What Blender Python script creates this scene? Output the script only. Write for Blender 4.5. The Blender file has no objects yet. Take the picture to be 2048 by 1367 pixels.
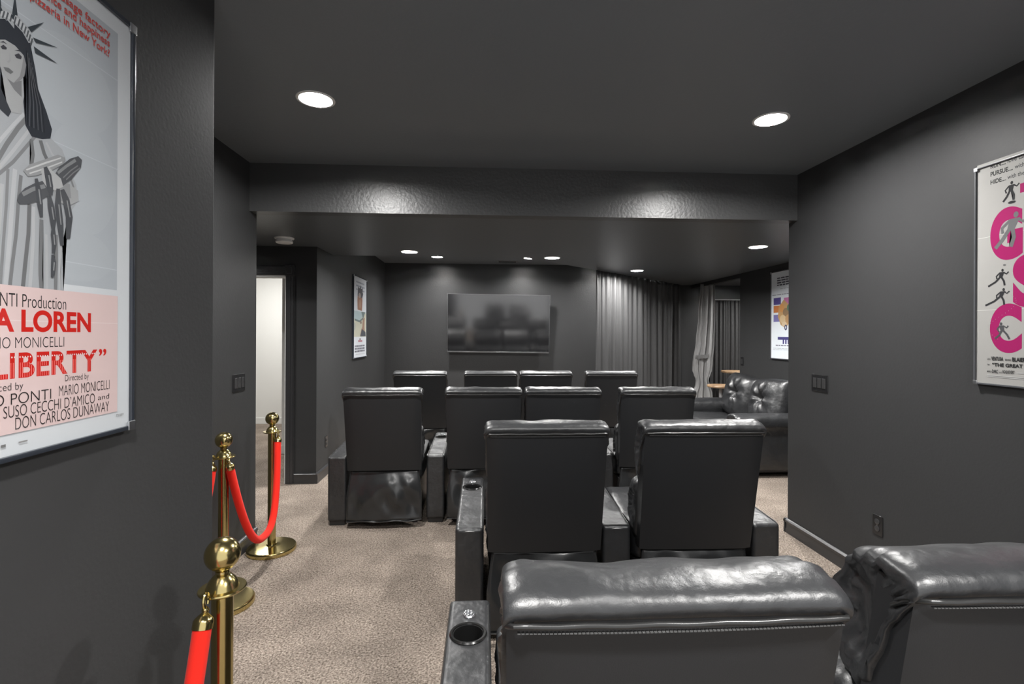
import bpy, bmesh, math, random
from mathutils import Vector, noise, Matrix

S = bpy.context.scene
C = S.collection
R = math.radians

# ---------------------------------------------------------------- camera, world, exposure
cam_d = bpy.data.cameras.new('camera')
cam_d.sensor_width = 36.0
cam_d.lens = 1010 / 2048 * 36.0
cam_d.shift_y = -15.5 / 2048
cam_d.clip_start = 0.05
cam = bpy.data.objects.new('camera', cam_d)
C.objects.link(cam)
cam.location = (0, 0, 1.48)
cam.rotation_euler = (Matrix.Rotation(R(-3.17), 3, 'Z') @ Matrix.Rotation(R(90), 3, 'X') @ Matrix.Rotation(R(0.25), 3, 'Z')).to_euler()
S.camera = cam

world = bpy.data.worlds.new('world')
S.world = world
world.use_nodes = True
world.node_tree.nodes['Background'].inputs[0].default_value = (1.0, 1.0, 1.0, 1)
world.node_tree.nodes['Background'].inputs[1].default_value = 1.1

S.view_settings.view_transform = 'Standard'
S.view_settings.look = 'None'
S.view_settings.gamma = 1
S.view_settings.use_curve_mapping = False
S.view_settings.exposure = 0.0
LAMP = 1180.0          # radiance of the downlight lenses


# ---------------------------------------------------------------- materials
def mat(name, col, rough=0.5, metal=0.0, spec=0.5, bump=None, emit=None, coat=0.0, ior=None, sheen=0.0):
    m = bpy.data.materials.new(name)
    m.use_nodes = True
    nt = m.node_tree
    b = nt.nodes['Principled BSDF']
    b.inputs['Base Color'].default_value = (*col, 1)
    b.inputs['Roughness'].default_value = rough
    b.inputs['Metallic'].default_value = metal
    b.inputs['Specular IOR Level'].default_value = spec
    b.inputs['Coat Weight'].default_value = coat
    if ior: b.inputs['IOR'].default_value = ior
    if sheen: b.inputs['Sheen Weight'].default_value = sheen
    if emit:
        b.inputs['Emission Color'].default_value = (*col, 1)
        b.inputs['Emission Strength'].default_value = emit
    if bump:
        tc = nt.nodes.new('ShaderNodeTexCoord')
        last = None
        for scale, detail, strength, dist in bump:
            n = nt.nodes.new('ShaderNodeTexNoise')
            n.inputs['Scale'].default_value = scale
            n.inputs['Detail'].default_value = detail
            nt.links.new(tc.outputs['Object'], n.inputs['Vector'])
            bp = nt.nodes.new('ShaderNodeBump')
            bp.inputs['Strength'].default_value = strength
            bp.inputs['Distance'].default_value = dist
            nt.links.new(n.outputs['Fac'], bp.inputs['Height'])
            if last: nt.links.new(last.outputs['Normal'], bp.inputs['Normal'])
            last = bp
        nt.links.new(last.outputs['Normal'], b.inputs['Normal'])
    return m


def mottle(m, scale, c0, c1, detail=4, lo=0.35, hi=0.65, second=None):
    nt = m.node_tree
    b = nt.nodes['Principled BSDF']
    tc = nt.nodes.new('ShaderNodeTexCoord')
    n = nt.nodes.new('ShaderNodeTexNoise')
    n.inputs['Scale'].default_value = scale
    n.inputs['Detail'].default_value = detail
    n.inputs['Roughness'].default_value = 0.58
    nt.links.new(tc.outputs['Object'], n.inputs['Vector'])
    r = nt.nodes.new('ShaderNodeValToRGB')
    r.color_ramp.elements[0].position = lo
    r.color_ramp.elements[1].position = hi
    r.color_ramp.elements[0].color = (*c0, 1)
    r.color_ramp.elements[1].color = (*c1, 1)
    nt.links.new(n.outputs['Fac'], r.inputs['Fac'])
    out = r.outputs['Color']
    if second:
        n2 = nt.nodes.new('ShaderNodeTexNoise')
        n2.inputs['Scale'].default_value = second[0]
        n2.inputs['Detail'].default_value = 3
        nt.links.new(tc.outputs['Object'], n2.inputs['Vector'])
        r2 = nt.nodes.new('ShaderNodeValToRGB')
        r2.color_ramp.elements[0].position = 0.35
        r2.color_ramp.elements[1].position = 0.65
        r2.color_ramp.elements[0].color = (second[1],) * 3 + (1,)
        r2.color_ramp.elements[1].color = (second[2],) * 3 + (1,)
        nt.links.new(n2.outputs['Fac'], r2.inputs['Fac'])
        mx = nt.nodes.new('ShaderNodeMix')
        mx.data_type = 'RGBA'
        mx.blend_type = 'MULTIPLY'
        mx.inputs['Factor'].default_value = 1.0
        nt.links.new(out, mx.inputs[6])
        nt.links.new(r2.outputs['Color'], mx.inputs[7])
        out = mx.outputs[2]
    nt.links.new(out, b.inputs['Base Color'])
    return m


M = {}
M['wall'] = mat('charcoal_paint', (0.039, 0.0395, 0.0405), 0.48, spec=0.18, bump=[(75, 3, 0.16, 0.003), (9, 2, 0.08, 0.006)])
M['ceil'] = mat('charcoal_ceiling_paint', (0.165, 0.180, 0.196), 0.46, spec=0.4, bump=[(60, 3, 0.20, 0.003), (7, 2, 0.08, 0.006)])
M['flat'] = mat('flat_charcoal_paint', (0.050, 0.0505, 0.0515), 0.8, spec=0.04, bump=[(75, 3, 0.16, 0.003)])
M['header'] = mat('glossy_charcoal_paint', (0.052, 0.0525, 0.0535), 0.36, spec=0.6, bump=[(48, 3, 0.42, 0.004), (9, 2, 0.08, 0.006)])
M['back'] = mat('semi_gloss_charcoal_paint', (0.036, 0.0365, 0.0375), 0.36, spec=0.6, bump=[(48, 3, 0.30, 0.004), (9, 2, 0.08, 0.006)])
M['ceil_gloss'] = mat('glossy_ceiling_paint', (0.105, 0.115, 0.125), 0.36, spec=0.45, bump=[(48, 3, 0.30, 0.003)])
M['trim'] = mat('black_trim_paint', (0.035, 0.035, 0.037), 0.30)
M['white_wall'] = mat('white_wall_paint', (0.78, 0.78, 0.76), 0.6)
M['carpet'] = mottle(mat('beige_carpet', (0.4, 0.3, 0.25), 0.95, spec=0.1, bump=[(115, 4, 1.0, 0.02), (24, 3, 0.6, 0.03)]),
                     100, (0.105, 0.078, 0.060), (0.66, 0.560, 0.475), 7, 0.30, 0.68, (3.0, 0.74, 1.0))
M['leather'] = mottle(mat('black_leather', (0.018, 0.018, 0.0185), 0.39, spec=0.80, bump=[(9, 3, 0.50, 0.02), (24, 3, 0.30, 0.008), (420, 2, 0.16, 0.0015)]),
                      5, (0.0155, 0.016, 0.0175), (0.024, 0.025, 0.027))
M['leather_smooth'] = mat('black_leather_panel', (0.0150, 0.0158, 0.0175), 0.45, spec=0.40, bump=[(3.5, 2, 0.12, 0.02), (420, 2, 0.10, 0.0012)])
M['skirt'] = mat('soft_black_leather', (0.019, 0.020, 0.021), 0.27, spec=0.65, bump=[(6, 2, 0.30, 0.02), (420, 2, 0.08, 0.001)])
M['piping'] = mat('black_piping', (0.02, 0.02, 0.02), 0.28, spec=0.6)
M['thread'] = mat('grey_thread', (0.07, 0.07, 0.07), 0.6)
M['cup'] = mat('black_plastic', (0.012, 0.012, 0.012), 0.22, spec=0.6)
M['dark'] = mat('dark_plastic', (0.018, 0.018, 0.019), 0.35)
M['brass'] = mat('polished_brass', (0.60, 0.49, 0.22), 0.18, metal=1.0)
M['velvet'] = mat('red_velvet', (0.74, 0.024, 0.014), 0.8, spec=0.1, sheen=0.08, bump=[(300, 2, 0.25, 0.002)])
M['chrome'] = mat('chrome', (0.75, 0.75, 0.76), 0.12, metal=1.0)
M['silver'] = mat('silver_metal', (0.62, 0.63, 0.65), 0.28, metal=1.0)
M['column'] = mat('light_grey_metal', (0.50, 0.50, 0.51), 0.35, metal=0.3)
M['screen'] = mat('television_glass', (0.010, 0.010, 0.011), 0.10, ior=2.2)
M['bezel'] = mat('television_bezel', (0.42, 0.42, 0.43), 0.3, metal=1.0)
M['curtain'] = mat('charcoal_curtain', (0.050, 0.050, 0.051), 0.48, spec=0.5, bump=[(26, 2, 0.12, 0.006)])
M['curtain_light'] = mat('grey_satin_curtain', (0.29, 0.29, 0.29), 0.42, spec=0.5)
M['wood'] = mottle(mat('seat_wood', (0.4, 0.25, 0.14), 0.35), 14, (0.30, 0.18, 0.10), (0.50, 0.34, 0.20))
M['white_plastic'] = mat('white_plastic', (0.82, 0.82, 0.81), 0.4)
M['grey_plastic'] = mat('grey_plastic', (0.22, 0.22, 0.22), 0.4)
M['switch'] = mat('black_switch', (0.016, 0.016, 0.017), 0.22)
M['rocker'] = mat('black_rocker', (0.042, 0.042, 0.043), 0.22)
M['lens'] = mat('lamp_lens', (1.0, 0.985, 0.96), 0.5, emit=LAMP)
M['hall_lens'] = mat('hall_lamp_lens', (1.0, 0.98, 0.95), 0.5, emit=360)
M['baffle'] = mat('white_lamp_baffle', (0.85, 0.85, 0.84), 0.4)
M['lamp_trim'] = mat('lamp_trim', (0.72, 0.72, 0.71), 0.35)
M['frame_dark'] = mat('dark_poster_frame', (0.03, 0.035, 0.045), 0.18, spec=0.7)
M['frame_clear'] = mat('silver_poster_frame', (0.07, 0.073, 0.08), 0.35)

g = bpy.data.materials.new('poster_glazing')
g.use_nodes = True
nt = g.node_tree
nt.nodes.remove(nt.nodes['Principled BSDF'])
tr = nt.nodes.new('ShaderNodeBsdfTransparent')
gl = nt.nodes.new('ShaderNodeBsdfGlossy')
gl.inputs['Roughness'].default_value = 0.06
fr = nt.nodes.new('ShaderNodeFresnel')
ge = nt.nodes.new('ShaderNodeNewGeometry')
mr = nt.nodes.new('ShaderNodeMapRange')          # a thin sheet reflects alike from either face
mr.inputs['To Min'].default_value = 1.45
mr.inputs['To Max'].default_value = 1 / 1.45
nt.links.new(ge.outputs['Backfacing'], mr.inputs['Value'])
nt.links.new(mr.outputs['Result'], fr.inputs['IOR'])
mx = nt.nodes.new('ShaderNodeMixShader')
nt.links.new(fr.outputs[0], mx.inputs[0])
nt.links.new(tr.outputs[0], mx.inputs[1])
nt.links.new(gl.outputs[0], mx.inputs[2])
nt.links.new(mx.outputs[0], nt.nodes['Material Output'].inputs[0])
M['glazing'] = g

_ink = {}


def ink(col):
    k = tuple(round(c, 3) for c in col)
    if k not in _ink:
        _ink[k] = mat('ink_%02d' % len(_ink), col, 0.6, spec=0.08)
    return _ink[k]


# ---------------------------------------------------------------- helpers
def smooth(me, ang=38):
    for p in me.polygons: p.use_smooth = True
    me.set_sharp_from_angle(angle=R(ang))


def obj(name, bm, mats, parent=None, ang=38):
    me = bpy.data.meshes.new(name)
    bmesh.ops.recalc_face_normals(bm, faces=bm.faces)
    bm.to_mesh(me)
    bm.free()
    for m in (mats if isinstance(mats, (list, tuple)) else [mats]): me.materials.append(m)
    smooth(me, ang)
    o = bpy.data.objects.new(name, me)
    C.objects.link(o)
    if parent: o.parent = parent
    if ang <= 40:
        w = o.modifiers.new('normals', 'WEIGHTED_NORMAL')
        w.keep_sharp = True
        w.weight = 90
    return o


def tag(o, label, cat, group=None):
    o['label'] = label
    o['category'] = cat
    if group: o['group'] = group
    return o


def thing(name, label, cat, loc=(0, 0, 0), rz=0.0, group=None):
    o = bpy.data.objects.new(name, None)
    C.objects.link(o)
    o.location = loc
    o.rotation_euler = (0, 0, rz)
    return tag(o, label, cat, group)


def struct(name, bm, m):
    o = obj(name, bm, m)
    o['kind'] = 'structure'
    return o


def box(bm, x0, x1, y0, y1, z0, z1, bev=0.0, seg=3, mi=0):
    r = bmesh.ops.create_cube(bm, size=1)
    vs = r['verts']
    for v in vs:
        v.co = Vector(((x0 + x1) / 2 + v.co.x * (x1 - x0), (y0 + y1) / 2 + v.co.y * (y1 - y0), (z0 + z1) / 2 + v.co.z * (z1 - z0)))
    fs = set(f for v in vs for f in v.link_faces)
    for f in fs: f.material_index = mi
    if bev:
        es = set(e for v in vs for e in v.link_edges)
        bmesh.ops.bevel(bm, geom=list(es), offset=bev, segments=seg, profile=0.5, affect='EDGES')
    return bm


def B(*a, **k):
    return box(bmesh.new(), *a, **k)


def prism(bm, poly, z0, z1):
    lo = [bm.verts.new((x, y, z0)) for x, y in poly]
    hi = [bm.verts.new((x, y, z1)) for x, y in poly]
    bm.faces.new(lo[::-1])
    bm.faces.new(hi)
    n = len(poly)
    for i in range(n): bm.faces.new((lo[i], lo[(i + 1) % n], hi[(i + 1) % n], hi[i]))
    return bm


def lathe(bm, prof, c=(0, 0, 0), n=40, mi=0):
    rings = []
    for r, z in prof:
        if r < 1e-6: rings.append([bm.verts.new((c[0], c[1], c[2] + z))])
        else: rings.append([bm.verts.new((c[0] + r * math.cos(2 * math.pi * i / n), c[1] + r * math.sin(2 * math.pi * i / n), c[2] + z)) for i in range(n)])
    for a, b in zip(rings, rings[1:]):
        for i in range(n):
            j = (i + 1) % n
            if len(a) == 1 and len(b) == 1: continue
            if len(a) == 1: f = bm.faces.new((a[0], b[j], b[i]))
            elif len(b) == 1: f = bm.faces.new((a[i], a[j], b[0]))
            else: f = bm.faces.new((a[i], a[j], b[j], b[i]))
            f.material_index = mi
    return bm


def tube(bm, pts, r, n=10, caps=True):
    pts = [Vector(p) for p in pts]
    rings = []
    up = Vector((0, 0, 1))
    prev = None
    for i, p in enumerate(pts):
        t = (pts[min(i + 1, len(pts) - 1)] - pts[max(i - 1, 0)]).normalized()
        if prev is None:
            a = t.cross(up)
            if a.length < 1e-3: a = t.cross(Vector((1, 0, 0)))
        else:
            a = prev - t * prev.dot(t)
        a.normalize()
        prev = a
        b = t.cross(a)
        rr = r(i / (len(pts) - 1)) if callable(r) else r
        rings.append([bm.verts.new(p + (a * math.cos(2 * math.pi * k / n) + b * math.sin(2 * math.pi * k / n)) * rr) for k in range(n)])
    for a, b in zip(rings, rings[1:]):
        for k in range(n): bm.faces.new((a[k], a[(k + 1) % n], b[(k + 1) % n], b[k]))
    if caps:
        bm.faces.new(rings[0][::-1])
        bm.faces.new(rings[-1])
    return bm


def spline(P, m, closed=True):
    out = []
    n = len(P)
    segs = n if closed else n - 1
    for i in range(segs):
        g = lambda k: Vector(P[k % n]) if closed else Vector(P[max(0, min(n - 1, k))])
        p0, p1, p2, p3 = g(i - 1), g(i), g(i + 1), g(i + 2)
        for j in range(m):
            t = j / m
            out.append(0.5 * ((2 * p1) + (-p0 + p2) * t + (2 * p0 - 5 * p1 + 4 * p2 - p3) * t * t + (-p0 + 3 * p1 - 3 * p2 + p3) * t ** 3))
    if not closed: out.append(Vector(P[-1]))
    return out


def pillow(ring, W, nx=40, edge=0.05, kmin=0.78, amp=0.004, seed=0, gather=0.004, freq=9.0, axis_x=0.0, recess=0.012, guard=None, ky=1.0, taper=0.0):
    """puffy upholstery: a side profile (y, z) swept across the width, ends rounded and gathered"""
    bm = bmesh.new()
    n = len(ring)
    cy = sum(p[0] for p in ring) / n
    cz = sum(p[1] for p in ring) / n
    off = Vector((seed * 7.31, seed * 3.17, seed * 1.9))
    xs = []
    h = W / 2
    for i in range(9):
        q = i / 8
        xs.append(-h + edge * (1 - math.cos(q * math.pi / 2)))
    for i in range(1, nx): xs.append(-h + edge + (W - 2 * edge) * i / nx)
    xs += [-x for x in xs[8::-1]]
    rows = []
    for x in xs:
        d = max(0.0, (abs(x) - (h - edge)) / edge)
        k = kmin + (1 - kmin) * math.sqrt(max(0.0, 1 - d * d))
        end = max(0.0, 1 - (h - abs(x)) / (edge * 1.9))
        row = []
        for j, p in enumerate(ring):
            y = cy + (p[0] - cy) * (1 - (1 - k) * ky)
            z = cz + (p[1] - cz) * k
            a, b = ring[j - 1], ring[(j + 1) % n]
            nv = Vector((0, b[1] - a[1], -(b[0] - a[0])))
            if nv.length > 1e-9: nv.normalize()
            if nv.y * (p[0] - cy) + nv.z * (p[1] - cz) < 0: nv = -nv
            w = noise.noise(Vector((x * freq, y * freq * 0.6, z * freq * 0.6)) + off) + 0.5 * noise.noise(Vector((x * freq * 2.3, y * freq, z * freq)) + off * 2)
            # slanting creases
            w += 0.7 * noise.noise(Vector(((x * 0.8 + y + z) * freq * 1.8, (x - z) * 3.0, seed)))
            dd = amp * w
            ph = j / n * 2 * math.pi
            dd += gather * end * math.sin(ph * 17 + 3 * noise.noise(Vector((ph * 2, seed, x))))
            if guard: dd *= guard(p[0], p[1])
            fx = 1 - taper * max(0.0, min(1.0, (p[0] - cy) / .10 + .2)) ** 1.5
            row.append(bm.verts.new((x * fx + axis_x, y + nv.y * dd, z + nv.z * dd)))
        rows.append(row)
    for a, b in zip(rows, rows[1:]):
        for j in range(n): bm.faces.new((a[j], a[(j + 1) % n], b[(j + 1) % n], b[j]))
    for row, sx in ((rows[0], 1), (rows[-1], -1)):
        prev = row
        for f, dx in ((0.93, -0.001), (0.86, 0.001), (0.78, 0.006), (0.66, 0.011), (0.45, recess)):
            cur = []
            for j, v in enumerate(row):
                ph = j / n * 2 * math.pi
                w = .006 * (1 - f) * 3 * math.sin(ph * 13 + 4 * noise.noise(Vector((ph * 2, seed, 1.7)))) + .012 * noise.noise(Vector((v.co.y * 14 * f, v.co.z * 14 * f, seed + sx)))
                cur.append(bm.verts.new((v.co.x + sx * (dx + (w if f > .5 else 0)), cy + (v.co.y - cy) * f, cz + (v.co.z - cz) * f)))
            for j in range(n): bm.faces.new((prev[j], prev[(j + 1) % n], cur[(j + 1) % n], cur[j]))
            prev = cur
        bm.faces.new(prev)
    return bm


_tc = {}


def text_geo(s, offset=0.0, spacing=1.0):
    """glyph outlines as flat triangles, bounding box normalised to 0..1"""
    key = (s, offset, spacing)
    if key in _tc: return _tc[key]
    cu = bpy.data.curves.new('lettering', 'FONT')
    cu.body = s
    cu.offset = offset
    cu.space_character = spacing
    cu.fill_mode = 'FRONT'
    o = bpy.data.objects.new('lettering', cu)
    C.objects.link(o)
    dg = bpy.context.evaluated_depsgraph_get()
    me = bpy.data.meshes.new_from_object(o.evaluated_get(dg))
    vs = [v.co.copy() for v in me.vertices]
    fs = [list(p.vertices) for p in me.polygons]
    bpy.data.objects.remove(o)
    bpy.data.curves.remove(cu)
    bpy.data.meshes.remove(me)
    x0, x1 = min(v.x for v in vs), max(v.x for v in vs)
    y0, y1 = min(v.y for v in vs), max(v.y for v in vs)
    _tc[key] = ([((v.x - x0) / (x1 - x0), (v.y - y0) / (y1 - y0)) for v in vs], fs)
    return _tc[key]


class Print:
    """a printed sheet: flat ink shapes laid on paper, in sheet coordinates (u right, v up, metres)"""

    def __init__(self, place):
        self.bm = bmesh.new()
        self.mats = []
        self.k = 0
        self.place = place          # (u, v, lift) -> local xyz

    def mi(self, col):
        m = ink(col)
        if m not in self.mats: self.mats.append(m)
        return self.mats.index(m)

    def poly(self, pts, col):
        self.k += 1
        i = self.mi(col)
        f = self.bm.faces.new([self.bm.verts.new(self.place(u, v, 0.00002 * self.k)) for u, v in pts])
        f.material_index = i
        bmesh.ops.triangulate(self.bm, faces=[f])

    def rect(self, u0, u1, v0, v1, col):
        self.poly([(u0, v0), (u1, v0), (u1, v1), (u0, v1)], col)

    def disc(self, u, v, a, b, col, n=18, rot=0.0):
        c, s = math.cos(rot), math.sin(rot)
        self.poly([(u + a * math.cos(t) * c - b * math.sin(t) * s, v + a * math.cos(t) * s + b * math.sin(t) * c) for t in [2 * math.pi * i / n for i in range(n)]], col)

    def text(self, s, u0, u1, v0, v1, col, offset=0.0, spacing=1.0):
        self.k += 1
        i = self.mi(col)
        vs, fs = text_geo(s, offset, spacing)
        bv = [self.bm.verts.new(self.place(u0 + a * (u1 - u0), v0 + b * (v1 - v0), 0.00002 * self.k)) for a, b in vs]
        for f in fs:
            try:
                self.bm.faces.new([bv[q] for q in f]).material_index = i
            except ValueError:
                pass

    def line(self, pts, w, col):
        L, Q = [], []
        for i, p in enumerate(pts):
            a, b = pts[max(0, i - 1)], pts[min(len(pts) - 1, i + 1)]
            t = math.hypot(b[0] - a[0], b[1] - a[1]) or 1
            nx, ny = (b[1] - a[1]) / t * w / 2, -(b[0] - a[0]) / t * w / 2
            L.append((p[0] + nx, p[1] + ny))
            Q.append((p[0] - nx, p[1] - ny))
        self.poly(L + Q[::-1], col)

    def done(self, parent):
        o = bpy.data.objects.new('print', bpy.data.meshes.new('print'))
        self.bm.to_mesh(o.data)
        self.bm.free()
        for m in self.mats: o.data.materials.append(m)
        C.objects.link(o)
        o.parent = parent
        return o


# ---------------------------------------------------------------- the setting
ZC, ZL = 2.656, 2.335      # high ceiling, dropped ceiling
struct('floor', B(-5.0, 5.3, -0.6, 8.62, -0.06, 0.0), M['carpet'])
struct('wall_left', B(-1.74, -0.945, -0.6, 1.825, -0.02, ZC + 0.02, 0.009), M['flat'])
struct('wall_left_far', B(-1.74, -1.62, 1.825, 3.69, 0, ZC), M['wall'])
struct('wall_right', B(2.29, 2.41, -0.6, 3.69, -0.02, ZC + 0.02, 0.009), M['wall'])
struct('wall_partition_left', B(-4.0, -1.74, 3.58, 3.69, 0, ZC), M['wall'])
struct('wall_partition_right', B(2.41, 3.67, 3.58, 3.69, 0, ZC), M['wall'])
struct('wall_header', B(-1.62, 2.29, 3.58, 3.69, 2.322, ZC), M['header'])
bm = bmesh.new()
box(bm, -1.937, -1.65, 5.086, 5.2, 0, ZL + 0.05)
box(bm, -4.0, -2.86, 5.086, 5.2, 0, ZL + 0.05)
box(bm, -2.86, -1.937, 5.086, 5.2, 2.05, ZL + 0.05)
struct('wall_doorway', bm, M['wall'])
struct('wall_side_left', B(-1.78, -1.65, 5.2, 8.5, 0, ZC), M['wall'])
struct('wall_outer_left', B(-4.12, -4.0, 3.58, 5.2, 0, ZC), M['wall'])
struct('wall_back', B(-1.78, 5.32, 8.5, 8.62, 0, ZC), M['back'])
struct('wall_side_right', B(3.55, 3.67, 3.69, 6.83, 0, ZC), M['wall'])
bm = bmesh.new()
box(bm, 3.67, 5.32, 6.71, 6.83, 0, ZC)
box(bm, 5.2, 5.32, 6.83, 8.5, 0, ZC)
struct('wall_nook', bm, M['wall'])
struct('trim_header', B(3.55, 3.62, 6.83, 8.5, 2.275, ZL), M['wall'])
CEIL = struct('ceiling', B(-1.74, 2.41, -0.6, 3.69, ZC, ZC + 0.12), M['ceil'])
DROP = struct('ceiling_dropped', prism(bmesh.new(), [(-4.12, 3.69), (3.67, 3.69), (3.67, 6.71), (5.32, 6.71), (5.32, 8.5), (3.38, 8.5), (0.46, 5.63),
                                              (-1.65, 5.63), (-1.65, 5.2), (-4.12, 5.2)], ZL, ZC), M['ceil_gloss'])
RECESS = struct('ceiling_recess', B(-1.78, 3.6, 5.2, 8.62, ZC, ZC + 0.12), M['ceil'])
# the bright hall beyond the doorway
bm = bmesh.new()
box(bm, -5.1, -1.78, 8.46, 8.6, 0, 2.6)
box(bm, -2.477, -1.78, 6.349, 8.46, 0, 2.6)
box(bm, -5.1, -5.0, 5.2, 8.46, 0, 2.6)
box(bm, -5.1, -4.12, 5.1, 5.2, 0, 2.6)
struct('wall_hall', bm, M['white_wall'])
struct('ceiling_hall', B(-5.1, -1.78, 5.2, 8.6, 2.6, 2.66), M['white_wall'])
bm = bmesh.new()
box(bm, -5.0, -2.49, 8.445, 8.46, 0, 0.10, 0.004)
box(bm, -2.49, -1.78, 6.334, 6.349, 0, 0.10, 0.004)
struct('baseboard_hall', bm, M['white_wall'])


def baseboard(name, a, b, nx, ny):
    """stepped skirting run from a to b; (nx, ny) points into the room"""
    prof = [(0, 0), (0.016, 0), (0.016, 0.030), (0.012, 0.038), (0.013, 0.072), (0.019, 0.082), (0.019, 0.092), (0.010, 0.102), (0, 0.104)]
    bm = bmesh.new()
    rows = []
    for p in (a, b):
        rows.append([bm.verts.new((p[0] + nx * d, p[1] + ny * d, z)) for d, z in prof])
    for i in range(len(prof) - 1): bm.faces.new((rows[0][i], rows[0][i + 1], rows[1][i + 1], rows[1][i]))
    bm.faces.new(rows[0])
    bm.faces.new(rows[1][::-1])
    return struct(name, bm, M['trim'])


baseboard('baseboard_left', (-0.945, -0.6), (-0.945, 1.841), 1, 0)
baseboard('baseboard_left_far', (-1.62, 1.825), (-1.62, 3.69), 1, 0)
baseboard('baseboard_right', (2.29, -0.6), (2.29, 3.706), -1, 0)
baseboard('baseboard_right_jamb', (2.271, 3.69), (2.41, 3.69), 0, 1)
baseboard('baseboard_doorway', (-1.86, 5.086), (-1.632, 5.086), 0, -1)
baseboard('baseboard_side_left', (-1.65, 5.068), (-1.65, 8.5), 1, 0)
baseboard('baseboard_side_right', (3.55, 3.69), (3.55, 6.85), -1, 0)
baseboard('baseboard_back', (-1.65, 8.5), (5.2, 8.5), 0, -1)

# door casing with square corner blocks
bm = bmesh.new()
for x0, x1 in ((-1.945, -1.862), (-2.94, -2.857)):
    for k, (i, d) in enumerate(((0, 0.014), (0.012, 0.020), (0.030, 0.016), (0.044, 0.024))):
        box(bm, x0 + i * 0.8, x1 - i * 0.8, 5.086 - d, 5.088, 0, 2.05, 0.002, 2)
    box(bm, x0 - 0.006, x1 + 0.006, 5.052, 5.088, 2.045, 2.145, 0.004, 2)
    box(bm, x0 + 0.014, x1 - 0.014, 5.046, 5.088, 2.065, 2.125, 0.006, 2)
for i, d in ((0, 0.014), (0.012, 0.020), (0.030, 0.016), (0.044, 0.024)):
    box(bm, -2.86, -1.94, 5.086 - d, 5.088, 2.05 + i * 0.8, 2.138 - i * 0.8, 0.002, 2)
struct('door_1', bm, M['trim'])
bm = bmesh.new()
box(bm, -1.957, -1.937, 5.088, 5.2, 0, 2.05)
box(bm, -2.86, -2.84, 5.088, 5.2, 0, 2.05)
box(bm, -2.86, -1.937, 5.088, 5.2, 2.03, 2.05)
struct('trim_door_lining', bm, M['white_wall'])


# ---------------------------------------------------------------- ceiling lamps
HOLES = []


def downlight(x, y, z, label, r=0.080, lens='lens', grp='recessed ceiling downlights', depth=0.024):
    t = thing('downlight', label, 'ceiling light', (x, y, z), 0, grp)
    if depth > 0: HOLES.append((x, y, z, r + .003))
    bm = lathe(bmesh.new(), [(r + 0.014, 0.0), (r + 0.013, -0.004), (r + 0.005, -0.006), (r - .001, -0.004), (r - .001, 0.0)], n=48)
    obj('trim_ring', bm, M['lamp_trim'], t)
    bm = lathe(bmesh.new(), [(r, 0.0), (r - .002, depth), (r - .0005, depth + .004), (r + .002, depth), (r + .002, 0.0)], n=48)
    obj('baffle', bm, M['baffle'], t)
    bm = lathe(bmesh.new(), [(r - 0.002, depth), (r - 0.003, depth - 0.003), (r * 0.8, depth - 0.005), (r * 0.4, depth - 0.006), (0, depth - 0.0065)], n=48)
    o = obj('lens', bm, M[lens], t)
    o['label'] = 'glowing white lens'
    return t


downlight(-0.85, 2.59, ZC, 'round ceiling downlight above the brass posts, in the high ceiling', depth=0.015)
downlight(1.555, 2.67, ZC, 'round high-ceiling downlight above the two-seat row, closest to the grey wall with switches', depth=0.020)
downlight(-0.15, 0.0, ZC, 'round ceiling downlight overhead beside the large red-lettered poster')
downlight(1.30, -0.10, ZC, 'round ceiling downlight overhead beside the pink-lettered poster')
downlight(-0.78, 5.317, ZL, 'round downlight in the dropped ceiling closest to the smoke detector', grp='downlights of the dropped ceiling')
downlight(0.755, 5.60, ZL, 'round downlight in the dropped ceiling above the middle of the television end', grp='downlights of the dropped ceiling')
downlight(2.03, 6.62, ZL, 'round downlight in the dropped ceiling right in front of the long closed curtain', grp='downlights of the dropped ceiling')
downlight(2.64, 4.74, ZL, 'round downlight in the dropped ceiling above the leather loveseat', grp='downlights of the dropped ceiling')
downlight(4.6, 7.3, ZL, 'round downlight over the bar stools behind the tied curtain', grp='downlights of the dropped ceiling')
downlight(-2.75, 4.35, ZL, 'added unseen downlight in the dropped ceiling over the doorway corner', 0.055, grp='downlights of the dropped ceiling')
for x, lab in ((-0.719, 'small slit of a downlight grazing the wall above the left end of the television'),
               (0.694, 'small slit of a downlight grazing the wall above the right end of the television'),
               (2.05, 'downlight grazing the back wall beside the closed curtain, hidden by the ceiling edge')):
    downlight(x, 7.76, ZC, lab, grp='downlights washing the television wall', depth=0.042)
downlight(-3.2, 7.2, 2.6, 'ceiling light of the white hall beyond the doorway', 0.11, 'hall_lens', 'hall lights', depth=-0.012)

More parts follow.
